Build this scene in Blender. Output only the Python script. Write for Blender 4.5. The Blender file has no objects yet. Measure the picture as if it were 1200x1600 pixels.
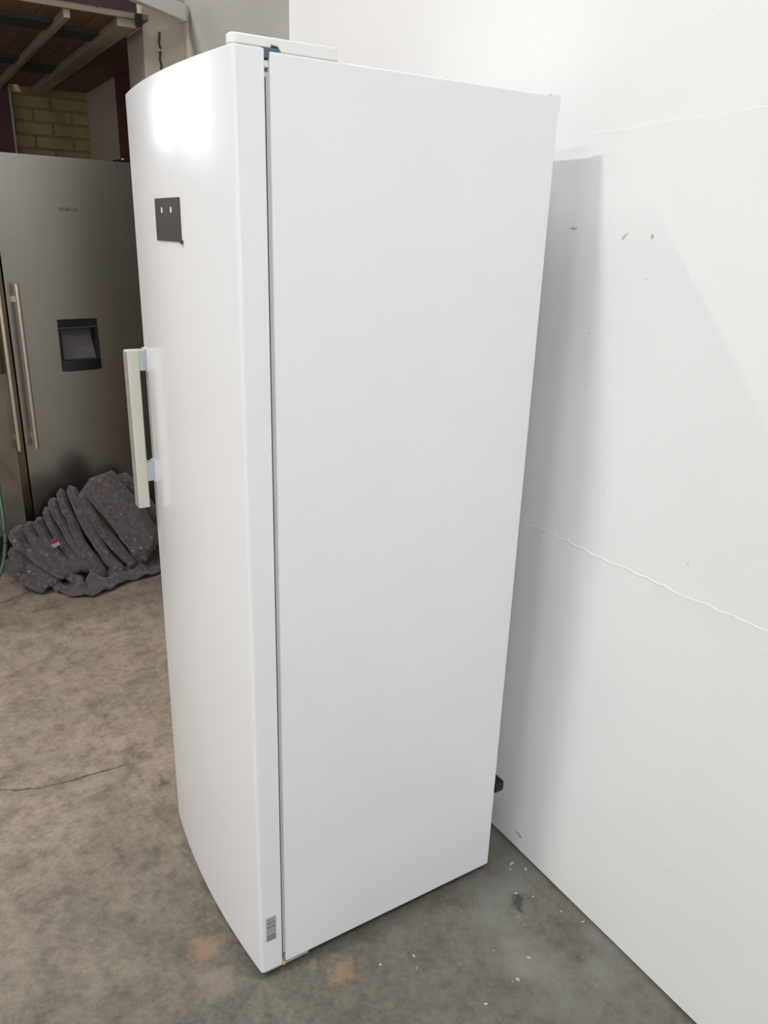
import bpy, bmesh, math, random
from mathutils import Vector, Matrix, noise

random.seed(7)
scene = bpy.context.scene
C = scene.collection

# ------------------------------------------------------------------ camera
CAM_POS = Vector((-0.480715, -1.213763, 1.588358))
CAM_ROT = Matrix(((0.850994, 0.154152, -0.502042),
                  (-0.52437, 0.302324, -0.796013),
                  (0.029072, 0.940658, 0.338109)))
F_PX = 1212.57
cam_data = bpy.data.cameras.new('camera')
cam_data.sensor_fit = 'VERTICAL'
cam_data.sensor_height = 36.0
cam_data.lens = 36.0 * F_PX / 1600.0
cam_data.clip_start = 0.02
cam = bpy.data.objects.new('camera', cam_data)
C.objects.link(cam)
cam.matrix_world = Matrix.Translation(CAM_POS) @ CAM_ROT.to_4x4()
scene.camera = cam


def ray(u, v):
    return CAM_ROT @ Vector(((u - 600) / F_PX, -(v - 800) / F_PX, -1))


def at_y(u, v, y):            # photo pixel -> point on the plane Y = y
    d = ray(u, v)
    return CAM_POS + d * ((y - CAM_POS.y) / d.y)


def at_z(u, v, z=0.0):
    d = ray(u, v)
    return CAM_POS + d * ((z - CAM_POS.z) / d.z)


# ------------------------------------------------------------------ world, exposure
world = bpy.data.worlds.new('world')
scene.world = world
world.use_nodes = True
bg = world.node_tree.nodes['Background']
bg.inputs[0].default_value = (0.83, 0.91, 1.0, 1)
bg.inputs[1].default_value = 5.0
vs = scene.view_settings
vs.view_transform = 'Standard'
vs.look = 'None'
vs.gamma = 1.0
vs.use_curve_mapping = False
vs.exposure = 0.0

# strip lights hanging from the ceiling: (x, y, z, angle about z, watts, length)
LAMPS = [(-1.0, 2.70, 5.0, math.pi / 2, 75.0, 1.0),
         (-3.2, 0.42, 5.0, 0.0, 145.0, 0.4),
         (-1.3, -2.4, 5.0, math.pi / 2, 95.0, 1.8),
         (-4.2, -1.2, 5.0, 0.0, 85.0, 1.8),
         (-3.2, 5.4, 5.0, 0.0, 40.0, 1.8)]
LAMP_COL = (1.0, 0.985, 0.965)


# ------------------------------------------------------------------ helpers
def new_mat(name):
    m = bpy.data.materials.new(name)
    m.use_nodes = True
    return m, m.node_tree.nodes, m.node_tree.links, m.node_tree.nodes['Principled BSDF']


def mat(name, col, rough=0.5, metal=0.0, var=0.06, scale=6.0, bump=0.0, bscale=80.0, aniso=0.0, coat=0.0, stretch=(1, 1, 1)):
    m, N, L, P = new_mat(name)
    tc = N.new('ShaderNodeTexCoord')
    mp = N.new('ShaderNodeMapping')
    mp.inputs['Scale'].default_value = stretch
    L.new(tc.outputs['Object'], mp.inputs[0])
    nz = N.new('ShaderNodeTexNoise')
    nz.inputs['Scale'].default_value = scale
    nz.inputs['Detail'].default_value = 5
    L.new(mp.outputs[0], nz.inputs['Vector'])
    rp = N.new('ShaderNodeValToRGB')
    rp.color_ramp.elements[0].position = 0.3
    rp.color_ramp.elements[1].position = 0.7
    rp.color_ramp.elements[0].color = tuple(max(0, c * (1 - var)) for c in col) + (1,)
    rp.color_ramp.elements[1].color = tuple(min(1, c * (1 + var)) for c in col) + (1,)
    L.new(nz.outputs['Fac'], rp.inputs[0])
    L.new(rp.outputs[0], P.inputs['Base Color'])
    P.inputs['Roughness'].default_value = rough
    P.inputs['Metallic'].default_value = metal
    P.inputs['Anisotropic'].default_value = aniso
    P.inputs['Coat Weight'].default_value = coat
    P.inputs['Coat Roughness'].default_value = 0.06
    if bump:
        n2 = N.new('ShaderNodeTexNoise')
        n2.inputs['Scale'].default_value = bscale
        n2.inputs['Detail'].default_value = 6
        L.new(mp.outputs[0], n2.inputs['Vector'])
        b = N.new('ShaderNodeBump')
        b.inputs['Strength'].default_value = bump
        b.inputs['Distance'].default_value = 0.004
        L.new(n2.outputs['Fac'], b.inputs['Height'])
        L.new(b.outputs[0], P.inputs['Normal'])
    return m


def finish(name, bm, m, parent=None, smooth=None, bevel=0.0, seg=2):
    bmesh.ops.recalc_face_normals(bm, faces=bm.faces)
    me = bpy.data.meshes.new(name)
    if parent is not None:
        bm.transform(world_mat(parent).inverted())
    bm.to_mesh(me)
    bm.free()
    me.materials.append(m)
    o = bpy.data.objects.new(name, me)
    C.objects.link(o)
    if parent is not None:
        o.parent = parent
    if smooth is not None:
        for p in me.polygons:
            p.use_smooth = True
        me.set_sharp_from_angle(angle=math.radians(smooth))
    if bevel:
        b = o.modifiers.new('bevel', 'BEVEL')
        b.width = bevel
        b.segments = seg
        b.limit_method = 'ANGLE'
        b.angle_limit = math.radians(40)
        for p in me.polygons:
            p.use_smooth = True
        b.harden_normals = True
    return o


def world_mat(o):
    m = Matrix.LocRotScale(o.location, o.rotation_euler, o.scale)
    return (world_mat(o.parent) @ m) if o.parent else m


def thing(name, label, cat, loc, rotz=0.0, group=None):
    o = bpy.data.objects.new(name, None)
    o.empty_display_size = 0.1
    C.objects.link(o)
    o.location = loc
    o.rotation_euler = (0, 0, rotz)
    o['label'] = label
    o['category'] = cat
    if group:
        o['group'] = group
    return o


def tag(o, label, cat, group=None):
    o['label'] = label
    o['category'] = cat
    if group:
        o['group'] = group
    return o


def struct(o, label):
    o['kind'] = 'structure'
    o['label'] = label
    return o


def box(bm, x0, x1, y0, y1, z0, z1, M=None):
    r = bmesh.ops.create_cube(bm, size=1.0)
    T = Matrix.Translation(((x0 + x1) / 2, (y0 + y1) / 2, (z0 + z1) / 2)) @ Matrix.Diagonal((x1 - x0, y1 - y0, z1 - z0, 1))
    if M is not None:
        T = M @ T
    bmesh.ops.transform(bm, matrix=T, verts=r['verts'])
    return r['verts']


def boxbm(*a, M=None):
    bm = bmesh.new()
    box(bm, *a, M=M)
    return bm


def prism(pts, z0, z1, M=None):
    """pts: plan outline (x, y); extruded along z"""
    bm = bmesh.new()
    lo = [bm.verts.new((x, y, z0)) for x, y in pts]
    hi = [bm.verts.new((x, y, z1)) for x, y in pts]
    n = len(pts)
    for i in range(n):
        bm.faces.new((lo[i], lo[(i + 1) % n], hi[(i + 1) % n], hi[i]))
    bm.faces.new(lo[::-1])
    bm.faces.new(hi)
    if M is not None:
        bm.transform(M)
    return bm


def tube(pts, r, n=10, cap=True):
    """tube through points, radius r or list"""
    bm = bmesh.new()
    pts = [Vector(p) for p in pts]
    rings = []
    up = Vector((0, 0, 1))
    for i, p in enumerate(pts):
        t = (pts[min(i + 1, len(pts) - 1)] - pts[max(i - 1, 0)]).normalized()
        a = t.cross(up)
        if a.length < 0.3:
            a = t.cross(Vector((1, 0, 0)))
        a.normalize()
        b = t.cross(a)
        rr = r[i] if isinstance(r, (list, tuple)) else r
        rings.append([bm.verts.new(p + rr * (math.cos(k * 2 * math.pi / n) * a + math.sin(k * 2 * math.pi / n) * b)) for k in range(n)])
    for i in range(len(rings) - 1):
        for k in range(n):
            bm.faces.new((rings[i][k], rings[i][(k + 1) % n], rings[i + 1][(k + 1) % n], rings[i + 1][k]))
    if cap:
        bm.faces.new(rings[0][::-1])
        bm.faces.new(rings[-1])
    return bm


def rounded(x0, x1, y0, y1, r, n=6):
    """rounded rectangle outline; r = (r at x0y0, x1y0, x1y1, x0y1)"""
    out = []
    for (cx, cy, a0, rr) in ((x0, y0, 180, r[0]), (x1, y0, 270, r[1]), (x1, y1, 0, r[2]), (x0, y1, 90, r[3])):
        sx = rr if cx == x0 else -rr
        sy = rr if cy == y0 else -rr
        if rr == 0:
            out.append((cx, cy))
            continue
        for k in range(n + 1):
            a = math.radians(a0 + 90 * k / n)
            out.append((cx + sx + rr * math.cos(a), cy + sy + rr * math.sin(a)))
    return out


# ------------------------------------------------------------------ materials
M_DOOR = mat('white_enamel_gloss', (0.80, 0.80, 0.81), 0.19, var=0.006, bump=0.02, bscale=3)
M_SIDE = mat('white_enamel_side', (0.80, 0.80, 0.80), 0.38, var=0.01, bump=0.03, bscale=180)
M_PLASTIC = mat('white_plastic', (0.80, 0.79, 0.76), 0.35, var=0.01)
M_CREAM_PL = mat('aged_cream_plastic', (0.56, 0.54, 0.465), 0.35, var=0.02)
M_GREYPL = mat('pale_grey_plastic', (0.42, 0.45, 0.49), 0.35, var=0.02)
M_GASKET = mat('grey_rubber_gasket', (0.47, 0.47, 0.48), 0.6, var=0.05)
M_DARKPANEL = mat('smoked_display_panel', (0.055, 0.048, 0.05), 0.25, var=0.08, scale=30)
M_BLACK = mat('black_plastic', (0.012, 0.012, 0.014), 0.45, var=0.2)
M_ICON = mat('white_print', (0.7, 0.7, 0.7), 0.5)
M_STICKER = mat('grey_sticker', (0.47, 0.46, 0.45), 0.5, var=0.03)
M_BAR = mat('dark_sticker_print', (0.16, 0.155, 0.15), 0.6)
M_GREENPL = mat('grey_green_plastic', (0.34, 0.385, 0.345), 0.4, var=0.15, scale=40)
M_YELLOW = mat('yellow_plastic', (0.60, 0.47, 0.13), 0.45, var=0.2, scale=60)
M_DKTEAL = mat('dark_teal_plastic', (0.06, 0.12, 0.15), 0.4, var=0.2, scale=60)
M_STEEL = mat('brushed_steel', (0.40, 0.385, 0.345), 0.30, 1.0, var=0.03, scale=3, bump=0.05, bscale=40, stretch=(1, 1, 25))
M_STEEL_EDGE = mat('pale_metal', (0.72, 0.66, 0.55), 0.3, 1.0, var=0.03)
M_STEEL_REFL = mat('steel_dark_reflection', (0.20, 0.155, 0.11), 0.3, 1.0, var=0.15, scale=3)  # brown stands in for dark surroundings reflected in the steel
M_DARKSIDE = mat('dark_grey_cabinet', (0.06, 0.055, 0.055), 0.5)
M_LOGO = mat('dark_lettering', (0.10, 0.095, 0.085), 0.5)
M_CREAM = mat('cream_painted_wall', (0.37, 0.352, 0.322), 0.7, var=0.07, scale=4, bump=0.2, bscale=18)
M_CREAM2 = mat('pale_cream_plaster', (0.44, 0.40, 0.33), 0.7, var=0.08, scale=5, bump=0.2, bscale=18)
M_BRICK = mat('yellowed_painted_brick', (0.33, 0.255, 0.125), 0.75, var=0.2, scale=7, bump=0.35, bscale=25)
M_MORTAR = mat('yellowed_mortar', (0.30, 0.23, 0.115), 0.85, var=0.15, scale=9)
M_DKMAROON = mat('dark_maroon_paint', (0.030, 0.012, 0.017), 0.6, var=0.2, scale=4)
M_MAROON = mat('maroon_paint', (0.10, 0.03, 0.033), 0.6, var=0.15, scale=4)
M_WOOD = mat('brown_board', (0.17, 0.105, 0.065), 0.7, var=0.2, scale=3, stretch=(8, 0.6, 1), bump=0.2, bscale=20)
M_JOIST = mat('weathered_pale_timber', (0.30, 0.26, 0.185), 0.7, var=0.1, scale=4, stretch=(6, 0.6, 1))
M_DKTIMBER = mat('dark_timber', (0.045, 0.035, 0.028), 0.7, var=0.2)
M_WHITEWOOD = mat('white_painted_timber', (0.66, 0.65, 0.60), 0.5, var=0.03)
M_CEIL = mat('ceiling_paint', (0.5, 0.49, 0.48), 0.8, var=0.05)
M_ROOMWALL = mat('grey_white_paint', (0.5, 0.49, 0.475), 0.8, var=0.07)
M_METAL = mat('dull_metal', (0.5, 0.49, 0.46), 0.4, 1.0)
M_HOSE = mat('teal_hose', (0.045, 0.085, 0.07), 0.35)
M_RUST = mat('brown_floor_edge', (0.13, 0.085, 0.06), 0.9, var=0.3, scale=30)
M_SCUFF = mat('grey_scuff', (0.44, 0.44, 0.43), 0.8, var=0.3, scale=90)
M_CRUMB = mat('pale_plaster_crumb', (0.47, 0.43, 0.36), 0.8, var=0.25, scale=200)
M_REDTAG = mat('red_label', (0.22, 0.03, 0.04), 0.7)
M_WHITETAG = mat('white_label', (0.38, 0.33, 0.33), 0.7)
M_SEAM = mat('white_filler', (0.80, 0.80, 0.795), 0.65, var=0.01, bump=0.15, bscale=60)


def wall_material():
    m, N, L, P = new_mat('white_wall_paint')
    tc = N.new('ShaderNodeTexCoord')
    n1 = N.new('ShaderNodeTexNoise')
    n1.inputs['Scale'].default_value = 2.2
    n1.inputs['Detail'].default_value = 6
    L.new(tc.outputs['Object'], n1.inputs['Vector'])
    r = N.new('ShaderNodeValToRGB')
    r.color_ramp.elements[0].position = 0.35
    r.color_ramp.elements[0].color = (0.785, 0.785, 0.785, 1)
    r.color_ramp.elements[1].position = 0.65
    r.color_ramp.elements[1].color = (0.815, 0.812, 0.81, 1)
    L.new(n1.outputs['Fac'], r.inputs[0])
    # tiny specks of dirt
    v = N.new('ShaderNodeTexVoronoi')
    v.inputs['Scale'].default_value = 9
    L.new(tc.outputs['Object'], v.inputs['Vector'])
    sp = N.new('ShaderNodeMath')
    sp.operation = 'LESS_THAN'
    sp.inputs[1].default_value = 0.022
    L.new(v.outputs['Distance'], sp.inputs[0])
    sm = N.new('ShaderNodeMath')
    sm.operation = 'MULTIPLY'
    sm.inputs[1].default_value = 0.4
    L.new(sp.outputs[0], sm.inputs[0])
    mx = N.new('ShaderNodeMixRGB')
    L.new(sm.outputs[0], mx.inputs[0])
    L.new(r.outputs[0], mx.inputs[1])
    mx.inputs[2].default_value = (0.5, 0.49, 0.48, 1)
    L.new(mx.outputs[0], P.inputs['Base Color'])
    P.inputs['Roughness'].default_value = 0.5
    n2 = N.new('ShaderNodeTexNoise')
    n2.inputs['Scale'].default_value = 7
    n2.inputs['Detail'].default_value = 8
    L.new(tc.outputs['Object'], n2.inputs['Vector'])
    b = N.new('ShaderNodeBump')
    b.inputs['Strength'].default_value = 0.12
    b.inputs['Distance'].default_value = 0.006
    L.new(n2.outputs['Fac'], b.inputs['Height'])
    L.new(b.outputs[0], P.inputs['Normal'])
    return m


def floor_material():
    m, N, L, P = new_mat('worn_concrete')
    tc = N.new('ShaderNodeTexCoord')

    def nz(scale, detail=6, rough=0.6):
        n = N.new('ShaderNodeTexNoise')
        n.inputs['Scale'].default_value = scale
        n.inputs['Detail'].default_value = detail
        n.inputs['Roughness'].default_value = rough
        L.new(tc.outputs['Object'], n.inputs['Vector'])
        return n

    def ramp(src, stops):
        r = N.new('ShaderNodeValToRGB')
        e = r.color_ramp.elements
        e[0].position, e[0].color = stops[0][0], stops[0][1] + (1,)
        e[1].position, e[1].color = stops[-1][0], stops[-1][1] + (1,)
        for p, c in stops[1:-1]:
            k = e.new(p)
            k.color = c + (1,)
        L.new(src, r.inputs[0])
        return r

    def mix(fac, a, b, mode='MIX'):
        x = N.new('ShaderNodeMixRGB')
        x.blend_type = mode
        if isinstance(fac, float):
            x.inputs[0].default_value = fac
        else:
            L.new(fac, x.inputs[0])
        L.new(a, x.inputs[1])
        if isinstance(b, tuple):
            x.inputs[2].default_value = b + (1,)
        else:
            L.new(b, x.inputs[2])
        return x

    def mth(op, a, b):
        x = N.new('ShaderNodeMath')
        x.operation = op
        for i, q in enumerate((a, b)):
            if isinstance(q, (int, float)):
                x.inputs[i].default_value = q
            else:
                L.new(q, x.inputs[i])
        return x.outputs[0]

    base = ramp(nz(1.7, 7, 0.62).outputs['Fac'],
                [(0.30, (0.158, 0.140, 0.114)), (0.5, (0.190, 0.162, 0.132)), (0.7, (0.222, 0.188, 0.152))])
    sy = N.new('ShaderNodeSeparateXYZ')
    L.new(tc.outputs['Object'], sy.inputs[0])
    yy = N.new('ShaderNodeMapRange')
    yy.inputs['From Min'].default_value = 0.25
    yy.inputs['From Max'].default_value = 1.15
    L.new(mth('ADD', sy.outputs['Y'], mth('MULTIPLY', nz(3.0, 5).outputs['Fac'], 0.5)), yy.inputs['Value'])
    worn = ramp(yy.outputs[0], [(0.0, (0.68, 0.73, 0.73)), (1.0, (1.42, 1.36, 1.32))])  # tint graded along Y, darker and greyer at low Y
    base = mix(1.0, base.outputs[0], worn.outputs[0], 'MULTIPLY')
    blot = ramp(nz(9, 8, 0.7).outputs['Fac'], [(0.33, (0.62, 0.6, 0.58)), (0.52, (1, 1, 1)), (0.75, (1.22, 1.2, 1.18))])
    c = mix(1.0, base.outputs[0], blot.outputs[0], 'MULTIPLY')
    fine = ramp(nz(70, 6, 0.75).outputs['Fac'], [(0.3, (0.72, 0.71, 0.7)), (0.55, (1, 1, 1)), (0.75, (1.18, 1.17, 1.15))])
    c = mix(1.0, c.outputs[0], fine.outputs[0], 'MULTIPLY')
    midn = ramp(nz(26, 7, 0.7).outputs['Fac'], [(0.32, (0.70, 0.69, 0.68)), (0.5, (1, 1, 1)), (0.72, (1.2, 1.18, 1.15))])
    c = mix(1.0, c.outputs[0], midn.outputs[0], 'MULTIPLY')
    # greenish-grey worn paint towards the wall
    sx = N.new('ShaderNodeSeparateXYZ')
    L.new(tc.outputs['Object'], sx.inputs[0])
    g = N.new('ShaderNodeMapRange')
    g.inputs['From Min'].default_value = 0.2
    g.inputs['From Max'].default_value = 0.65
    L.new(sx.outputs['X'], g.inputs['Value'])
    gn = ramp(nz(5, 6).outputs['Fac'], [(0.4, (0, 0, 0)), (0.62, (1, 1, 1))])
    gf = mth('MULTIPLY', mth('MULTIPLY', g.outputs[0], gn.outputs[0]), 0.6)
    c = mix(gf, c.outputs[0], (0.215, 0.225, 0.205))
    # stains: (x, y, radius, colour, strength)
    wob = nz(22, 4)
    wv = N.new('ShaderNodeVectorMath')
    wv.operation = 'SCALE'
    wv.inputs['Scale'].default_value = 0.11
    L.new(wob.outputs['Color'], wv.inputs[0])
    pv = N.new('ShaderNodeVectorMath')
    L.new(tc.outputs['Object'], pv.inputs[0])
    L.new(wv.outputs[0], pv.inputs[1])
    off = Vector((0.055, 0.055, 0))
    for (x, y, rad, col, st) in ((-0.081, 0.150, 0.038, (0.27, 0.165, 0.10), 0.6),
                                 (-0.085, 0.045, 0.035, (0.25, 0.205, 0.16), 0.4),
                                 (0.168, -0.060, 0.030, (0.29, 0.18, 0.11), 0.65),
                                 (0.12, -0.02, 0.022, (0.27, 0.225, 0.17), 0.45),
                                 (-0.02, 0.62, 0.035, (0.22, 0.13, 0.095), 0.3),
                                 (0.646, -0.124, 0.028, (0.035, 0.032, 0.03), 0.8),
                                 (0.005, 0.76, 0.024, (0.07, 0.06, 0.05), 0.7),
                                 (0.56, -0.26, 0.06, (0.27, 0.27, 0.235), 0.3)):
        d = N.new('ShaderNodeVectorMath')
        d.operation = 'DISTANCE'
        L.new(pv.outputs[0], d.inputs[0])
        d.inputs[1].default_value = (x + off.x, y + off.y, 0.055)
        r = N.new('ShaderNodeMapRange')
        r.inputs['From Min'].default_value = rad * 1.25
        r.inputs['From Max'].default_value = rad * 0.75
        r.inputs['To Max'].default_value = st
        L.new(d.outputs['Value'], r.inputs['Value'])
        c = mix(r.outputs[0], c.outputs[0], col)
    L.new(c.outputs[0], P.inputs['Base Color'])
    P.inputs['Roughness'].default_value = 0.62
    b = N.new('ShaderNodeBump')
    b.inputs['Strength'].default_value = 0.25
    b.inputs['Distance'].default_value = 0.004
    L.new(nz(45, 8, 0.7).outputs['Fac'], b.inputs['Height'])
    L.new(b.outputs[0], P.inputs['Normal'])
    return m


def felt_material():
    m, N, L, P = new_mat('grey_recycled_felt')
    tc = N.new('ShaderNodeTexCoord')
    n1 = N.new('ShaderNodeTexNoise')
    n1.inputs['Scale'].default_value = 55
    n1.inputs['Detail'].default_value = 8
    n1.inputs['Roughness'].default_value = 0.8
    L.new(tc.outputs['Object'], n1.inputs['Vector'])
    r = N.new('ShaderNodeValToRGB')
    e = r.color_ramp.elements
    e[0].position, e[0].color = 0.32, (0.032, 0.026, 0.029, 1)
    e[1].position, e[1].color = 0.70, (0.160, 0.132, 0.134, 1)
    k = e.new(0.5)
    k.color = (0.075, 0.060, 0.063, 1)
    L.new(n1.outputs['Fac'], r.inputs[0])
    v = N.new('ShaderNodeTexVoronoi')
    v.inputs['Scale'].default_value = 95
    L.new(tc.outputs['Object'], v.inputs['Vector'])
    sep = N.new('ShaderNodeSeparateColor')
    L.new(v.outputs['Color'], sep.inputs[0])
    gt = N.new('ShaderNodeMath')
    gt.operation = 'GREATER_THAN'
    gt.inputs[1].default_value = 0.96
    L.new(sep.outputs[0], gt.inputs[0])
    fl = N.new('ShaderNodeValToRGB')
    fe = fl.color_ramp.elements
    fl.color_ramp.interpolation = 'CONSTANT'
    fe[0].position, fe[0].color = 0.0, (0.22, 0.05, 0.06, 1)
    fe[1].position, fe[1].color = 0.35, (0.34, 0.30, 0.31, 1)
    q = fe.new(0.7)
    q.color = (0.05, 0.05, 0.09, 1)
    L.new(sep.outputs[1], fl.inputs[0])
    mx = N.new('ShaderNodeMixRGB')
    ms = N.new('ShaderNodeMath')
    ms.operation = 'MULTIPLY'
    ms.inputs[1].default_value = 0.4
    L.new(gt.outputs[0], ms.inputs[0])
    L.new(ms.outputs[0], mx.inputs[0])
    L.new(r.outputs[0], mx.inputs[1])
    L.new(fl.outputs[0], mx.inputs[2])
    L.new(mx.outputs[0], P.inputs['Base Color'])
    P.inputs['Roughness'].default_value = 0.95
    P.inputs['Sheen Weight'].default_value = 0.2
    b = N.new('ShaderNodeBump')
    b.inputs['Strength'].default_value = 0.5
    b.inputs['Distance'].default_value = 0.004
    L.new(n1.outputs['Fac'], b.inputs['Height'])
    L.new(b.outputs[0], P.inputs['Normal'])
    return m


def film_material():
    m, N, L, P = new_mat('clear_plastic_film')
    P.inputs['Base Color'].default_value = (0.5, 0.46, 0.40, 1)
    P.inputs['Roughness'].default_value = 0.18
    P.inputs['Alpha'].default_value = 0.22
    tc = N.new('ShaderNodeTexCoord')
    n1 = N.new('ShaderNodeTexNoise')
    n1.inputs['Scale'].default_value = 14
    L.new(tc.outputs['Object'], n1.inputs['Vector'])
    b = N.new('ShaderNodeBump')
    b.inputs['Strength'].default_value = 0.6
    b.inputs['Distance'].default_value = 0.02
    L.new(n1.outputs['Fac'], b.inputs['Height'])
    L.new(b.outputs[0], P.inputs['Normal'])
    return m


for m_ in (M_BLACK, M_DARKPANEL):
    m_.node_tree.nodes['Principled BSDF'].inputs['Specular IOR Level'].default_value = 0.25
M_WALL = wall_material()
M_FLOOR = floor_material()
M_FELT = felt_material()
M_FILM = film_material()

# ------------------------------------------------------------------ setting
XW = 0.760            # face of the white wall
Z_LOFT = 2.36
YB = 4.45             # wall at the back of the recess
ZC = 5.2
X_L, Y_F, Y_N = -6.0, 7.2, -5.0

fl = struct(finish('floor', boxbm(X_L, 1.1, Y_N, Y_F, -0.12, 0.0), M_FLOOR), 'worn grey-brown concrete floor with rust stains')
ce = struct(finish('ceiling', boxbm(X_L, 1.1, Y_N, Y_F, ZC, ZC + 0.1), M_CEIL), 'plain painted workshop ceiling')

wr = struct(finish('wall_right', boxbm(XW, XW + 0.1, Y_N, 1.418, 0.009, ZC), M_WALL), 'smooth white painted wall beside the white fridge')
finish('base_strip', boxbm(XW + 0.006, XW + 0.1, Y_N, 1.418, 0.0, 0.012), M_RUST, wr)
finish('cream_pier', boxbm(XW + 0.004, XW + 0.1, 1.418, 2.48, 0.0, ZC), M_CREAM, wr, bevel=0.004)
finish('cream_pillar', boxbm(0.588, XW + 0.1, 2.47, 2.72, 2.02, ZC), M_CREAM2, wr, bevel=0.006)
finish('brown_pillar_base', boxbm(0.588, XW + 0.1, 2.47, 2.72, 0.0, 2.02), mat('brown_pillar_paint', (0.07, 0.045, 0.028), 0.5), wr, bevel=0.006)  # unseen base, kept dark like the panel for the steel door's reflection
finish('cream_pier', boxbm(XW + 0.02, XW + 0.1, 2.48, 3.06, 0.0, ZC), M_CREAM2, wr)
finish('reflection_panel', boxbm(XW, XW + 0.03, 1.80, 3.06, 0.0, 1.98), mat('reflection_panel_brown', (0.07, 0.045, 0.028), 0.5), wr)  # unseen dark panel added to darken the reflection in the steel door
finish('maroon_band', boxbm(XW + 0.022, XW + 0.1, 3.06, 3.74, 0.0, ZC), M_MAROON, wr)
finish('cream_band', boxbm(XW + 0.021, XW + 0.1, 3.74, YB + 0.1, 0.0, ZC), M_CREAM2, wr)

wb = struct(finish('wall_back', boxbm(-1.0, XW + 0.1, YB + 0.012, YB + 0.15, 0.0, ZC), M_MORTAR), 'yellowed painted brick wall at the back of the recess')
finish('maroon_band', boxbm(-1.0, 0.325, YB - 0.03, YB + 0.012, 0.0, ZC), M_MAROON, wb)
finish('edge_strip', boxbm(0.325, 0.337, YB - 0.034, YB + 0.012, 0.0, ZC), M_CREAM2, wb)
brick_me = None
bl, bh, jt = 0.215, 0.065, 0.010
row = 0
z = 1.50
while z < Z_LOFT:
    x = 0.345 - (0.11 if row % 2 else 0.0)
    while x < XW + 0.05:
        xa, xb = max(x, 0.338), min(x + bl, XW + 0.055)
        if xb - xa > 0.03:
            b = boxbm(xa, xb, YB - random.uniform(0.0, 0.004), YB + 0.02, z, z + bh)
            finish('brick', b, M_BRICK, wb, bevel=0.004, seg=1)
        x += bl + jt
    z += bh + jt
    row += 1

# far part of the workshop, out of the camera's view
struct(finish('wall_passage', boxbm(-1.1, -1.0, YB, Y_F, 0.0, ZC), M_ROOMWALL), 'grey-white partition beside the recess')
struct(finish('wall_left', boxbm(X_L - 0.1, X_L, Y_N, Y_F, 0.0, ZC), M_ROOMWALL), 'grey-white workshop wall opposite the white wall')
bm = bmesh.new()
FX0, FX1, FZ0, FZ1 = -3.4, -0.4, 0.9, 3.0  # opening behind the camera, added to fill the fridge side with light
box(bm, X_L, FX0, Y_N - 0.15, Y_N, 0, ZC)
box(bm, FX1, 1.1, Y_N - 0.15, Y_N, 0, ZC)
box(bm, FX0, FX1, Y_N - 0.15, Y_N, 0, FZ0)
box(bm, FX0, FX1, Y_N - 0.15, Y_N, FZ1, ZC)
struct(finish('wall_front', bm, M_ROOMWALL), 'grey-white workshop wall with an opening added for fill light')
bm = bmesh.new()
for k in range(5):
    xx = FX0 + (FX1 - FX0) * k / 4
    box(bm, xx - 0.03, xx + 0.03, Y_N - 0.1, Y_N - 0.04, FZ0, FZ1)
for zz in (FZ0, (FZ0 + FZ1) / 2, FZ1):
    box(bm, FX0, FX1, Y_N - 0.1, Y_N - 0.04, zz - 0.03, zz + 0.03)
struct(finish('fill_window', bm, M_WHITEWOOD), 'wide unseen multi-pane window added for fill light')
bm = bmesh.new()
WX0, WX1, WZ0, WZ1 = -4.6, -1.3, 2.3, 3.5
box(bm, X_L, WX0, Y_F, Y_F + 0.15, 0, ZC)
box(bm, WX1, -1.0, Y_F, Y_F + 0.15, 0, ZC)
box(bm, WX0, WX1, Y_F, Y_F + 0.15, 0, WZ0)
box(bm, WX0, WX1, Y_F, Y_F + 0.15, WZ1, ZC)
struct(finish('wall_far', bm, M_ROOMWALL), 'far workshop wall with a high window')
bm = bmesh.new()
for k in range(5):
    xx = WX0 + (WX1 - WX0) * k / 4
    box(bm, xx - 0.03, xx + 0.03, Y_F + 0.04, Y_F + 0.1, WZ0, WZ1)
for zz in (WZ0, (WZ0 + WZ1) / 2, WZ1):
    box(bm, WX0, WX1, Y_F + 0.04, Y_F + 0.1, zz - 0.03, zz + 0.03)
struct(finish('window_1', bm, M_WHITEWOOD), 'high multi-pane workshop window')


def floor_line(name, pix, w, m):
    pts_ = [at_z(a_, b_) for a_, b_ in pix]
    dense = []
    for i in range(len(pts_) - 1):
        for k in range(8):
            q = pts_[i].lerp(pts_[i + 1], k / 8)
            q.y += 0.006 * noise.noise(q * 25)
            dense.append(q)
    dense.append(pts_[-1])
    bm = bmesh.new()
    pr_ = []
    for i, q in enumerate(dense):
        s_ = i / (len(dense) - 1)
        ww = w * (0.25 + 1.1 * abs(noise.noise(Vector((i * 0.4, 3, 1))))) * min(1, 6 * (1 - s_) + 0.1)
        pr_.append((bm.verts.new((q.x, q.y - ww, 0.0004)), bm.verts.new((q.x, q.y + ww, 0.0004))))
    for i in range(len(dense) - 1):
        bm.faces.new((pr_[i][0], pr_[i + 1][0], pr_[i + 1][1], pr_[i][1]))
    finish(name, bm, m, fl)


floor_line('crack', [(-60, 1236), (0, 1235), (60, 1232), (120, 1218), (165, 1204), (212, 1192)], 0.0065, mat('crack_dirt', (0.085, 0.07, 0.057), 0.9, var=0.2, scale=60))
floor_line('scratch', [(-30, 1490), (30, 1480), (110, 1474), (180, 1484), (240, 1508)], 0.0012, mat('scratch_chalk', (0.26, 0.245, 0.215), 0.9, var=0.2, scale=60))

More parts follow.
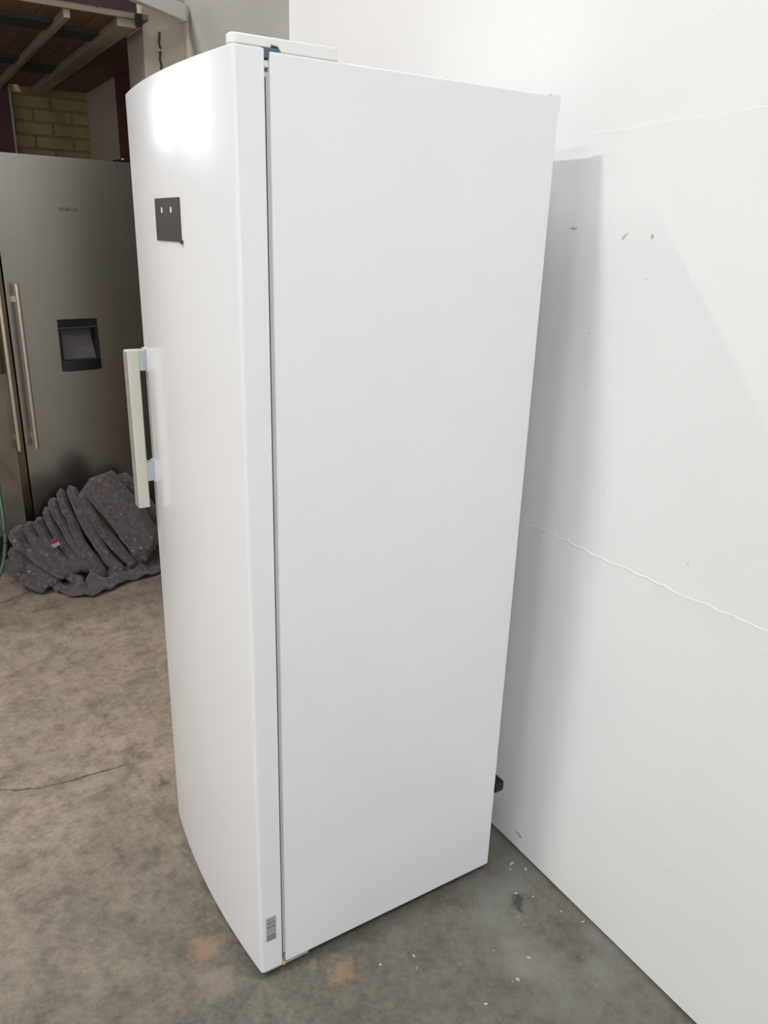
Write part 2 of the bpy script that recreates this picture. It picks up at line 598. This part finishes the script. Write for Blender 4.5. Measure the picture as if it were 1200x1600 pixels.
# plaster seams on the white wall: raised strips with wavering edges
def seam(name, zu, zl, y0, y1, amp, hgt, seed, width):
    bm = bmesh.new()
    n = 150
    prof = []
    for i in range(n + 1):
        y = y0 + (y1 - y0) * i / n
        a = noise.noise(Vector((y * 9, seed, 0))) * amp + noise.noise(Vector((y * 40, seed, 3))) * amp * 0.7
        zt = zu(y) + a
        w = width * (0.8 + 0.5 * noise.noise(Vector((y * 14, seed, 7))))
        h = hgt * max(0.12, 0.75 + 0.6 * noise.noise(Vector((y * 6, seed, 9))))
        ring = [(XW + 0.0008, zt + w), (XW - h, zt + w * 0.35), (XW - h * 0.8, zt - w * 0.4), (XW - hgt * 0.22, zt - w * 1.6),
                (XW - hgt * 0.25, zl(y) + a * 0.4), (XW + 0.0008, zl(y) - 0.003 + a * 0.4)]
        prof.append([bm.verts.new((px, y, pz)) for px, pz in ring])
    for i in range(n):
        for k in range(5):
            bm.faces.new((prof[i][k], prof[i + 1][k], prof[i + 1][k + 1], prof[i][k + 1]))
    finish(name, bm, M_WALL, wr, smooth=10)


seam('filler_seam', lambda y: 0.932 - 0.012 * y, lambda y: 0.889 - 0.01 * y, -1.6, 0.5, 0.009, 0.0012, 1.3, 0.0030)
seam('filler_seam', lambda y: 1.785 - 0.03 * y, lambda y: 1.745 - 0.05 * y, -1.6, 0.5, 0.004, 0.0003, 5.1, 0.005)


def smear(y, z, ly, lz, ang, name='scuff_mark', m=M_SCUFF):
    n = 14
    pts = []
    for k in range(n):
        a = 2 * math.pi * k / n
        rr = 0.7 + 0.5 * noise.noise(Vector((math.cos(a) * 2 + y * 50, math.sin(a) * 2, z * 30)))
        p0, q0 = math.cos(a) * ly * rr, math.sin(a) * lz * rr
        pts.append((y + p0 * math.cos(ang) - q0 * math.sin(ang), z + p0 * math.sin(ang) + q0 * math.cos(ang)))
    bm = bmesh.new()
    lo = [bm.verts.new((XW + 0.0005, a, b)) for a, b in pts]
    hi = [bm.verts.new((XW - 0.0006, a, b)) for a, b in pts]
    for k in range(n):
        bm.faces.new((lo[k], lo[(k + 1) % n], hi[(k + 1) % n], hi[k]))
    bm.faces.new(hi)
    finish(name, bm, m, wr)


smear(0.045, 1.609, 0.015, 0.0028, 0.05)
smear(-0.094, 1.596, 0.014, 0.0032, -0.75)
smear(-0.161, 1.597, 0.005, 0.0065, 0.4)
smear(-0.032, 1.403, 0.0025, 0.0025, 0)
smear(-0.161, 1.521, 0.002, 0.002, 0)
smear(-0.125, 1.082, 0.002, 0.002, 0)
smear(-0.356, 1.004, 0.0015, 0.010, 0.3, m=mat('faint_scuff', (0.66, 0.66, 0.65), 0.8))
smear(0.012, 0.055, 0.020, 0.007, 0.35)

# ------------------------------------------------------------------ loft over the recess
loft = thing('loft_deck', 'dark timber loft deck with pale joists above the steel fridges', 'loft', (-0.1, 3.4, Z_LOFT))
XR = XW + 0.019
nb = 9
for k in range(nb):
    xa = -1.0 + (XR + 1.0) * k / nb
    xb = -1.0 + (XR + 1.0) * (k + 1) / nb
    finish('board', boxbm(xa + 0.002, xb - 0.002, 2.345 if k < nb - 1 else 2.73, YB - (0.006 if xa > 0.337 else 0.04), Z_LOFT, Z_LOFT + 0.02), M_WOOD, loft)
for (xa, xb, dz) in ((0.455, 0.530, 0.035), (0.255, 0.280, 0.035), (-0.10, -0.06, 0.035), (-0.55, -0.48, 0.035)):
    finish('joist', boxbm(xa, xb, 2.345, YB - 0.04, Z_LOFT - dz, Z_LOFT), M_JOIST, loft, bevel=0.004)
for (xa, xb, ya) in ((0.285, 0.45, 2.64), (0.285, 0.45, 3.62), (-0.055, 0.25, 2.55), (-0.055, 0.25, 3.45)):
    finish('noggin', boxbm(xa, xb, ya, ya + 0.16, Z_LOFT - 0.018, Z_LOFT), M_DKTIMBER, loft)
finish('lip', boxbm(-1.0, 0.535, 2.330, 2.345, Z_LOFT - 0.006, Z_LOFT + 0.012), mat('dim_edge_timber', (0.19, 0.165, 0.125), 0.7), loft, bevel=0.003)
finish('fascia', boxbm(-1.0, 0.535, 2.345, 2.375, Z_LOFT + 0.021, Z_LOFT + 0.2), M_DKMAROON, loft)
finish('post', boxbm(-0.98, -0.88, 2.36, 2.46, 0, Z_LOFT), M_JOIST, loft)
finish('bracket', boxbm(0.52, 0.545, 2.312, 2.330, Z_LOFT - 0.03, Z_LOFT + 0.012), M_BLACK, loft)

# white batten running past the loft edge to the pier
p_end = Vector((0.725, 2.40, 2.385))
ang = math.radians(37)
bt = thing('ceiling_batten', 'white painted timber batten crossing below the maroon loft front', 'batten', p_end, ang)
Mb = world_mat(bt)
finish('beam', boxbm(-2.2, 0.0, -0.035, 0.0, 0.0, 0.062, M=Mb), M_WHITEWOOD, bt, bevel=0.003)
finish('end_cap', boxbm(0.0, 0.012, -0.037, 0.002, -0.002, 0.064, M=Mb), M_GREYPL, bt, bevel=0.003)

# cable down the pier and its round box
cb = thing('wall_cable', 'thin brown cable running down the cream pillar beside the loft', 'cable', (0.655, 2.465, 2.03))
finish('cable', tube([(0.655 + 0.003 * math.sin(q * 2.1), 2.463, 2.03 + q * 0.02) for q in range(17)], 0.0045), M_DKTIMBER, cb)
for zc_ in (2.12, 2.28):
    finish('cable_clip', boxbm(0.647, 0.663, 2.459, 2.4705, zc_, zc_ + 0.008), M_CREAM_PL, cb)

cb = thing('junction_box', 'small round cream junction box on the pillar above the white batten', 'junction box', (0.70, 2.47, 2.44))
bm = tube([(0.70, 2.471, 2.475), (0.70, 2.44, 2.475), (0.70, 2.435, 2.475)], [0.032, 0.032, 0.026], 18)
finish('round_box', bm, M_CREAM_PL, cb, smooth=40)
finish('screw', tube([(0.70, 2.436, 2.478), (0.70, 2.431, 2.478)], 0.006, 8), M_BLACK, cb)

# ------------------------------------------------------------------ lamps
for i, (lx, ly, lz, la, w, ll) in enumerate(LAMPS):
    t = thing('strip_light', 'white fluorescent strip light on the workshop ceiling', 'lamp', (lx, ly, lz), la, 'strip lights on the ceiling')
    Mt = world_mat(t)
    finish('housing', boxbm(-0.07, 0.07, -ll / 2 - 0.05, ll / 2 + 0.05, 0.01, ZC - lz, M=Mt), M_WHITEWOOD, t, bevel=0.005)
    for sy in (-ll / 2 - 0.03, ll / 2 + 0.015):
        finish('tube_holder', boxbm(-0.03, 0.03, sy, sy + 0.015, -0.03, 0.012, M=Mt), M_WHITEWOOD, t)
    ld = bpy.data.lights.new('strip_light_glow', 'AREA')
    ld.shape = 'RECTANGLE'
    ld.size = 0.12
    ld.size_y = ll
    ld.energy = w
    ld.color = LAMP_COL
    lo = bpy.data.objects.new('glow', ld)
    C.objects.link(lo)
    lo.parent = t

# ------------------------------------------------------------------ white fridge
W, D, H = 0.597, 0.6445, 1.838
HD, ZB, XBK, XC = 1.8413, 0.020, 0.0505, 0.0585
SAG = 0.021
fr = thing('tall_fridge', 'tall white upright fridge with a curved door standing by the white wall', 'fridge', (0.35, W / 2, 0))


def door_x(y):
    return -SAG * (1 - ((y - W / 2) / (W / 2)) ** 2)


finish('cabinet', boxbm(XC, D, 0.0, W, ZB + 0.002, H), M_SIDE, fr, bevel=0.003)
# door
rc = 0.007
pts = [(XBK, 0.0), (rc, 0.0)]
for k in range(1, 6):
    a = math.radians(90 * k / 6)
    pts.append((door_x(rc) + rc * (1 - math.sin(a)), rc * (1 - math.cos(a))))
ns = 40
for k in range(ns + 1):
    y = rc + (W - 2 * rc) * k / ns
    pts.append((door_x(y), y))
for k in range(1, 6):
    a = math.radians(90 - 90 * k / 6)
    pts.append((door_x(W - rc) + rc * (1 - math.sin(a)), W - rc * (1 - math.cos(a))))
pts += [(rc, W), (XBK, W)]
door = finish('door', prism(pts, ZB - 0.001, HD), M_DOOR, fr, bevel=0.0022)
gk = finish('gasket', boxbm(XBK, XC, 0.0022, W - 0.0022, ZB + 0.03, H - 0.028), M_GASKET, door)
finish('gasket_rib', boxbm(XBK, XBK + 0.0016, 0.0012, W - 0.0012, ZB + 0.03, H - 0.035), M_DARKPANEL, door)
finish('corner_clip', boxbm(XBK, XC, 0.003, 0.02, H - 0.022, H - 0.012), M_ICON, door, bevel=0.002)

# hinge cover: two rounded lobes on the top
hc = finish('hinge_cover', prism(rounded(-0.001, 0.063, 0.001, 0.034, (0.012, 0.004, 0.004, 0.016), 6), HD + 0.0002, 1.8565), M_PLASTIC, fr, bevel=0.003, seg=3)
side = [(0.0605, 1.8565), (0.0605, 1.8462), (0.073, 1.8455), (0.079, H), (0.176, H), (0.176, 1.8535), (0.1735, 1.8560), (0.170, 1.8565)]
finish('hinge_cover', prism([(x_, z_) for x_, z_ in side], -0.032, -0.001, M=Matrix(((1, 0, 0, 0), (0, 0, -1, 0), (0, 1, 0, 0), (0, 0, 0, 1)))), M_PLASTIC, fr, bevel=0.002, seg=3)
finish('hinge', boxbm(0.050, 0.075, 0.003, 0.030, H + 0.0005, HD + 0.002), M_DKTEAL, fr)
finish('hinge', boxbm(0.046, 0.060, 0.002, 0.03, H - 0.009, H + 0.0055), M_DKTEAL, fr)

# handle
hd = finish('handle', prism(rounded(-0.050, -0.023, 0.556, 0.584, (0.004,) * 4, 4), 0.957, 1.327), M_CREAM_PL, door, bevel=0.002)
finish('handle_front_strip', boxbm(-0.0512, -0.0498, 0.5575, 0.5825, 0.960, 1.324), mat('handle_front_grey', (0.30, 0.29, 0.28), 0.4), door)  # grey strip laid over the front face of the bar
for (za, zb) in ((1.280, 1.3275), (1.020, 1.066)):
    o = finish('handle_bracket', boxbm(-0.027, door_x(0.56) + 0.004, 0.559, 0.582, za, zb), M_GREYPL, door, bevel=0.003)
    finish('bracket_shim', boxbm(door_x(0.56) - 0.004, door_x(0.56) + 0.004, 0.557, 0.584, za - 0.002, zb + 0.002), M_GASKET, door)

# display panel on the curved front
PY0, PY1, PZ0, PZ1 = 0.218, 0.362, 1.563, 1.637
bm = bmesh.new()
nn = 10
rows_ = []
for k in range(nn + 1):
    y = PY0 + (PY1 - PY0) * k / nn
    x = door_x(y)
    rows_.append([bm.verts.new(q) for q in ((x + 0.002, y, PZ0), (x - 0.002, y, PZ0), (x - 0.002, y, PZ1), (x + 0.002, y, PZ1))])
for k in range(nn):
    for j in range(4):
        bm.faces.new((rows_[k][j], rows_[k + 1][j], rows_[k + 1][(j + 1) % 4], rows_[k][(j + 1) % 4]))
bm.faces.new(rows_[0])
bm.faces.new(rows_[-1][::-1])
dp = finish('display_panel', bm, M_DARKPANEL, door, smooth=30)
dp['label'] = 'small dark smoked display panel'
for yy in (0.262, 0.316):
    xs = door_x(yy) - 0.0024
    finish('icon', boxbm(xs, xs + 0.001, yy - 0.004, yy + 0.004, 1.612, 1.621), M_ICON, door)
finish('panel_tab', boxbm(door_x(PY0) - 0.0035, door_x(PY0), 0.211, 0.222, 1.560, 1.566), M_DARKPANEL, door)

# barcode sticker low on the door's edge
st = finish('sticker', boxbm(0.0125, 0.0365, -0.0006, 0.0005, 0.106, 0.174), M_STICKER, door)
st['label'] = 'grey barcode sticker'
zz = 0.109
while zz < 0.171:
    h = random.choice((0.0015, 0.0025, 0.004))
    finish('sticker_stripe', boxbm(0.0145, 0.0345, -0.0009, 0.0, zz, min(zz + h, 0.172)), M_BAR, door)
    zz += h + random.choice((0.002, 0.003, 0.0045))

# bottom hinge, feet, rear fittings
finish('bottom_hinge', boxbm(0.008, 0.118, 0.004, 0.09, 0.010, 0.0185), M_GREENPL, fr, bevel=0.002)
finish('hinge_bush', boxbm(0.051, 0.059, 0.001, 0.02, 0.012, 0.022), M_YELLOW, fr, bevel=0.002)
for (x, y) in ((0.10, 0.05), (0.10, W - 0.05), (0.59, 0.05), (0.59, W - 0.05)):
    finish('foot', tube([(x, y, 0.0), (x, y, 0.006), (x, y, 0.0225)], [0.022, 0.022, 0.012], 16), M_BLACK, fr)
finish('cap_seam', boxbm(0.6195, 0.6465, 0.0005, 0.02, H - 0.0006, H + 0.0008), M_GASKET, fr)
cp = finish('corner_cap', boxbm(0.622, 0.6475, -0.0002, 0.03, 1.812, 1.8388), M_SIDE, fr, bevel=0.002)
finish('corner_cap', boxbm(0.622, 0.6475, W - 0.03, W + 0.0008, 1.812, 1.8395), M_SIDE, fr, bevel=0.002)
bk = finish('rear_bumper', boxbm(D - 0.002, 0.672, -0.004, 0.035, 0.250, 0.280), M_BLACK, fr, bevel=0.005)
finish('condenser_panel', boxbm(D, D + 0.012, 0.03, W - 0.03, 0.30, 1.70), M_SIDE, fr)  # unseen panel, white instead of black to bounce light onto the wall
finish('tubing', tube([(D + 0.02, 0.036 + 0.004 * math.sin(q), 1.38 + q * 0.012) for q in range(10)], 0.006, 8), M_BLACK, fr)

# ------------------------------------------------------------------ steel fridges
TH = math.radians(9)


def steel_fridge(base, wd, m_front, label, hinge_right, logo):
    """local frame: x along the door from its left edge, y into the cabinet"""
    t = thing('steel_fridge', label, 'fridge', (base[0], base[1], 0), TH)
    Mt = world_mat(t)
    HH = 1.858
    finish('cabinet', boxbm(0.004, wd - 0.004, 0.055, 0.62, 0.03, HH - 0.006, M=Mt), M_DARKSIDE, t, bevel=0.003)
    dr = None
    bm = bmesh.new()
    if logo:
        # door with a hole for the dispenser, built from a frame of strips
        ax, bx_, az, bz = DISP
        box(bm, 0, ax, 0, 0.05, 0.08, HH, M=Mt)
        box(bm, bx_, wd, 0, 0.05, 0.08, HH, M=Mt)
        box(bm, ax, bx_, 0, 0.05, 0.08, az, M=Mt)
        box(bm, ax, bx_, 0, 0.05, bz, HH, M=Mt)
        dr = finish('door', bm, m_front, t)
    else:
        box(bm, 0, wd, 0, 0.05, 0.08, HH, M=Mt)
        dr = finish('door', bm, m_front, t, bevel=0.003)
    finish('plinth', boxbm(0.01, wd - 0.01, 0.06, 0.10, 0.0, 0.075, M=Mt), M_BLACK, t)
    hx = 0.035 if hinge_right else wd - 0.035
    bar = finish('handle', prism(rounded(hx - 0.009, hx + 0.009, -0.052, -0.036, (0.006,) * 4, 4), 0.60, 1.335, M=Mt), M_STEEL_EDGE, dr, bevel=0.002)
    for zz in (0.66, 1.27):
        finish('handle_bracket', boxbm(hx - 0.006, hx + 0.006, -0.038, 0.0, zz - 0.012, zz + 0.012, M=Mt), M_STEEL_EDGE, dr)
    ex = wd - 0.03 if hinge_right else 0.03
    finish('hinge', boxbm(ex - 0.03, ex + 0.02, 0.008, 0.07, HH - 0.004, HH + 0.011, M=Mt), M_BLACK, t, bevel=0.005)
    finish('hinge_pin', tube([Mt @ Vector((ex, 0.02, HH)), Mt @ Vector((ex, 0.02, HH + 0.016))], 0.008, 10), M_METAL, t)
    return t, dr, Mt


# dispenser extents in the door's own frame, from the photograph
B1 = Vector((-0.04, 2.62, 0))


def door_local(u, v):
    n = Vector((math.sin(TH), -math.cos(TH), 0))
    d = ray(u, v)
    s = (B1 - CAM_POS).dot(n) / d.dot(n)
    q = CAM_POS + d * s - B1
    return q.dot(Vector((math.cos(TH), math.sin(TH), 0))), q.z


a, b, c_, d_ = door_local(90, 498), door_local(152, 498), door_local(95, 568), door_local(157, 568)
DISP = ((a[0] + c_[0]) / 2, (b[0] + d_[0]) / 2, (c_[1] + d_[1]) / 2, (a[1] + b[1]) / 2)
WS = 0.615
t1, d1, M1 = steel_fridge(B1, WS, M_STEEL, 'brushed steel upright fridge with a dark water dispenser behind felt blankets', True, True)
ax, bx_, az, bz = DISP
wdp = bx_ - ax
dsp = finish('dispenser', boxbm(ax, bx_, 0.058, 0.075, az, bz, M=M1), M_BLACK, d1)
finish('dispenser_housing', boxbm(ax + 0.001, bx_ - 0.001, -0.004, 0.06, bz - 0.034, bz, M=M1), M_BLACK, d1, bevel=0.003)
finish('dispenser_lip', boxbm(ax + 0.002, bx_ - 0.002, -0.003, 0.055, bz - 0.041, bz - 0.0345, M=M1), M_DARKPANEL, d1)
for s in (0, 1):
    x0 = ax if s == 0 else bx_ - 0.012
    finish('dispenser_side', boxbm(x0, x0 + 0.012, -0.003, 0.058, az, bz - 0.04, M=M1), M_BLACK, d1)
# sloping paddle at the back of the niche
bm = bmesh.new()
pr = [(0.02, 0.056, bz - 0.05), (wdp - 0.02, 0.056, bz - 0.05), (wdp - 0.012, 0.020, az + 0.02), (0.012, 0.020, az + 0.02)]
v1 = [bm.verts.new(M1 @ Vector((ax + x, y, zq))) for x, y, zq in pr]
v2 = [bm.verts.new(M1 @ Vector((ax + x, y + 0.006, zq))) for x, y, zq in pr]
bm.faces.new(v1)
bm.faces.new(v2[::-1])
for k in range(4):
    bm.faces.new((v1[k], v1[(k + 1) % 4], v2[(k + 1) % 4], v2[k]))
finish('dispenser_paddle', bm, mat('dark_grey_plastic', (0.09, 0.08, 0.08), 0.4), d1)
tray = [(ax - 0.001, 0.06), (ax - 0.001, -0.006), (ax + 0.03, -0.024), (bx_ - 0.03, -0.024), (bx_ + 0.001, -0.006), (bx_ + 0.001, 0.06)]
finish('drip_tray', prism(tray, az - 0.030, az + 0.020, M=M1), M_BLACK, d1, bevel=0.004)
# lettering
lx, lz_ = door_local(106, 327.5)
cu = bpy.data.curves.new('lettering', 'FONT')
cu.body = 'SIEMENS'
cu.size = 0.0215
cu.align_x = 'CENTER'
cu.align_y = 'CENTER'
cu.extrude = 0.0006
cu.offset = 0.0002
tmp = bpy.data.objects.new('lettering_tmp', cu)
C.objects.link(tmp)
bpy.context.view_layer.update()
me = bpy.data.meshes.new_from_object(tmp.evaluated_get(bpy.context.evaluated_depsgraph_get()))
bpy.data.objects.remove(tmp)
bm = bmesh.new()
bm.from_mesh(me)
bpy.data.meshes.remove(me)
bm.transform(M1 @ Matrix.Translation((lx, -0.0008, lz_)) @ Matrix.Rotation(math.pi / 2, 4, 'X'))
finish('lettering', bm, M_LOGO, d1)

# its partner on the left, lower half under plastic film
u = Vector((math.cos(TH), math.sin(TH), 0))
B2 = B1 - u * (0.60 + 0.006)
t2, d2, M2 = steel_fridge(B2, 0.60, M_STEEL_REFL, 'steel fridge with a dark reflection painted brown, in plastic film beside the dispenser fridge', False, False)
bm = bmesh.new()
nx, nz_ = 40, 40
g = []
for i in range(nx + 1):
    r_ = []
    for j in range(nz_ + 1):
        x = 0.01 + 0.55 * i / nx
        zq = 0.20 + 0.75 * j / nz_
        y = -0.012 - 0.011 * abs(noise.noise(Vector((x * 9, zq * 7, 2)))) - 0.006 * abs(noise.noise(Vector((x * 25, zq * 20, 5))))
        r_.append(bm.verts.new(M2 @ Vector((x, y, zq))))
    g.append(r_)
for i in range(nx):
    for j in range(nz_):
        bm.faces.new((g[i][j], g[i + 1][j], g[i + 1][j + 1], g[i][j + 1]))
finish('plastic_film', bm, M_FILM, t2, smooth=180)


# ------------------------------------------------------------------ felt blankets
def blanket(A, B, yA, yB, thick, depth, label, seed, dvec=(0.06, 1.0, 0.08), curl=0.0, sag=0.02):
    a = at_y(A[0], A[1], yA)
    b = at_y(B[0], B[1], yB)
    b.z = max(b.z, thick * 0.55)
    dv = Vector(dvec).normalized()
    e = (b - a).normalized()
    t = dv.cross(e).normalized()
    if t.x < 0:
        t = -t
    dv = (dv - e * dv.dot(e)).normalized()
    o = thing('folded_blanket', label, 'blanket', (b.x, b.y + 0.1, 0.0), 0.0, 'grey felt blankets heaped by the steel fridge')
    bm = bmesh.new()
    n, m = 26, 36
    L = (b - a).length
    rings = []
    for i in range(n + 1):
        s = i / n
        endr = min(1.0, math.sqrt(max(0.0, 1 - (1 - min(s, 1 - s) / 0.06) ** 2))) if min(s, 1 - s) < 0.06 else 1.0
        endr = max(endr, 0.05)
        c = a + e * (L * s) - t * (sag * 4 * s * (1 - s)) + t * (curl * max(0, s - 0.75) ** 2 * 16)
        ring = []
        for k in range(m):
            ph = 2 * math.pi * k / m
            cx, sx = math.cos(ph), math.sin(ph)
            pt = math.copysign(abs(sx) ** 0.75, sx) * thick * 0.5
            pd = math.copysign(abs(cx) ** 0.55, cx) * depth * 0.5
            # shallow groove along the folded edge
            if cx < -0.3:
                pd += 0.010 * math.exp(-(sx / 0.22) ** 2)
            p = c + dv * (depth * 0.5 + pd * (0.6 + 0.4 * endr)) + t * (pt * endr)
            w = noise.noise_vector(p * 7 + Vector((seed * 3.1, 0, 0))) * 0.011 + noise.noise_vector(p * 22 + Vector((0, seed * 2.3, 0))) * 0.0045
            p = p + w
            p.z = max(p.z, 0.002)
            ring.append(bm.verts.new(p))
        rings.append(ring)
    for i in range(n):
        for k in range(m):
            bm.faces.new((rings[i][k], rings[i][(k + 1) % m], rings[i + 1][(k + 1) % m], rings[i + 1][k]))
    bm.faces.new(rings[0][::-1])
    bm.faces.new(rings[-1])
    finish('felt', bm, M_FELT, o, smooth=180)
    return o


BL = [
    ((4, 880), (72, 926), 2.36, 2.26, 0.060, 0.20, 'lowest grey felt blanket at the outer foot of the heap'),
    ((10, 858), (88, 916), 2.38, 2.27, 0.055, 0.20, 'second folded felt blanket up from the foot of the heap'),
    ((12, 830), (104, 905), 2.40, 2.27, 0.060, 0.20, 'wide folded felt blanket third up from the foot of the heap'),
    ((34, 818), (122, 922), 2.41, 2.26, 0.050, 0.18, 'folded felt blanket reaching furthest out onto the concrete floor'),
    ((52, 810), (120, 898), 2.42, 2.29, 0.045, 0.18, 'folded felt blanket with a red and white label'),
    ((67, 794), (136, 896), 2.43, 2.30, 0.042, 0.18, 'thin folded felt blanket just above the labelled one'),
    ((79, 780), (153, 902), 2.44, 2.29, 0.045, 0.18, 'folded felt blanket second above the labelled one'),
    ((91, 762), (166, 910), 2.45, 2.28, 0.048, 0.18, 'folded felt blanket third above the labelled one'),
    ((108, 760), (190, 905), 2.46, 2.28, 0.060, 0.18, 'folded felt blanket fourth above the labelled one with a flared corner'),
    ((122, 770), (212, 888), 2.44, 2.29, 0.055, 0.18, 'folded felt blanket tucked directly under the broad top blanket'),
]
for i, (A, B, ya, yb, th_, dp_, lab) in enumerate(BL):
    blanket(A, B, ya, yb, th_ * (0.84 if i > 3 else 0.92), dp_, lab, i + 1.5, curl=0.0 if i not in (2, 3, 8) else 0.012)
blanket((136, 750), (228, 868), 2.44, 2.24, 0.165, 0.12, 'broad felt blanket showing its full face on top of the heap', 21.5, dvec=(0.3, 1.0, 0.55), sag=-0.01)
blanket((172, 748), (262, 880), 2.56, 2.40, 0.12, 0.10, 'dark felt blanket behind the broad top blanket', 33.5, dvec=(0.25, 1.0, 0.3), sag=-0.01)

# loose blanket edge spread on the floor under the heap
o = thing('spread_blanket', 'crumpled felt blanket edge spread flat on the floor under the heap', 'blanket', (0.12, 2.24, 0), 0, 'grey felt blankets heaped by the steel fridge')
bm = bmesh.new()
pf = [at_z(88, 930), at_z(118, 936), at_z(145, 936), at_z(172, 926), at_z(200, 912), at_z(232, 905), at_z(262, 893)]
g = []
NI, NJ = 60, 12
for i in range(NI + 1):
    s = i / NI * (len(pf) - 1)
    k = min(int(s), len(pf) - 2)
    f0 = pf[k].lerp(pf[k + 1], s - k)
    r_ = []
    for j in range(NJ + 1):
        q = j / NJ
        p = Vector((f0.x, f0.y + q * 0.16, 0))
        wv = 0.5 + 0.5 * math.sin(i * 0.55 + 2 * noise.noise(Vector((i * 0.1, q, 0))))
        p.z = 0.010 + 0.030 * wv * (0.45 + q) + 0.01 * noise.noise(p * 20)
        p.z = max(p.z, 0.006)
        r_.append(bm.verts.new(p))
    g.append(r_)
for i in range(NI):
    for j in range(NJ):
        bm.faces.new((g[i][j], g[i + 1][j], g[i + 1][j + 1], g[i][j + 1]))
ob = finish('felt', bm, M_FELT, o, smooth=180)
sl = ob.modifiers.new('thickness', 'SOLIDIFY')
sl.thickness = 0.006
sl.offset = -1

# label of the labelled blanket
lab_owner = [ob_ for ob_ in bpy.data.objects if ob_.get('label', '').startswith('folded felt blanket with a red')][0]
for (px, py, m) in ((86, 845, M_REDTAG), (88, 851, M_WHITETAG)):
    p = at_y(px, py, 2.335)
    Ml = Matrix.Translation(p) @ Matrix.Rotation(math.radians(-20), 4, 'Y') @ Matrix.Rotation(math.radians(12), 4, 'Z')
    finish('label_patch', boxbm(-0.017, 0.017, -0.002, 0.012, -0.010, 0.010, M=Ml), m, lab_owner, bevel=0.003)

# hose hanging by the film-wrapped fridge
hp = []
for (px, py, yy) in ((-20, 690, 2.592), (-12, 712, 2.55), (-4, 750, 2.46), (2, 790, 2.38), (6, 820, 2.335), (8, 850, 2.31), (5, 880, 2.29), (-4, 905, 2.27), (-20, 921, 2.25), (-50, 932, 2.24)):
    hp.append(at_y(px, py, yy))
hp[-1].z = max(hp[-1].z, 0.008)
fine_ = []
for i in range(len(hp) - 1):
    p0, p1, p2, p3 = hp[max(i - 1, 0)], hp[i], hp[i + 1], hp[min(i + 2, len(hp) - 1)]
    for k in range(6):
        s = k / 6
        fine_.append(0.5 * ((2 * p1) + (p2 - p0) * s + (2 * p0 - 5 * p1 + 4 * p2 - p3) * s * s + (3 * p1 - p0 - 3 * p2 + p3) * s ** 3))
fine_.append(hp[-1])
ho = finish('water_hose', tube(fine_, 0.008, 10), M_HOSE, None, smooth=60)
tag(ho, 'thin teal hose looping down beside the felt blankets', 'hose')

# crumbs of plaster along the foot of the wall
bm = bmesh.new()
spots = [(0.716, -0.017, 0.007), (0.735, -0.05, 0.005), (0.70, -0.03, 0.004), (0.66, -0.10, 0.004), (0.69, -0.13, 0.003), (0.56, -0.26, 0.005), (0.50, -0.29, 0.006),
         (0.33, -0.12, 0.004), (0.40, -0.30, 0.004), (0.25, -0.10, 0.004), (0.745, -0.25, 0.004), (0.72, -0.20, 0.003)]
for k in range(26):
    spots.append((random.uniform(0.30, 0.75), random.uniform(-0.45, 0.0), random.uniform(0.001, 0.0022)))
for k in range(16):
    spots.append((random.uniform(-0.5, -0.05), random.uniform(0.0, 1.8), random.uniform(0.001, 0.0025)))
for (x, y, r) in spots:
    r *= 0.75
    res = bmesh.ops.create_icosphere(bm, subdivisions=1, radius=r)
    for v in res['verts']:
        v.co *= random.uniform(0.7, 1.25)
    bmesh.ops.transform(bm, matrix=Matrix.Translation((x, y, r * 0.35)) @ Matrix.Rotation(random.uniform(0, 6), 4, 'Z') @ Matrix.Diagonal((1.6, 0.9, 0.5, 1)), verts=res['verts'])
o = finish('plaster_crumbs', bm, M_CRUMB)
tag(o, 'scattered pale plaster crumbs on the concrete floor', 'crumbs')
o['kind'] = 'stuff'
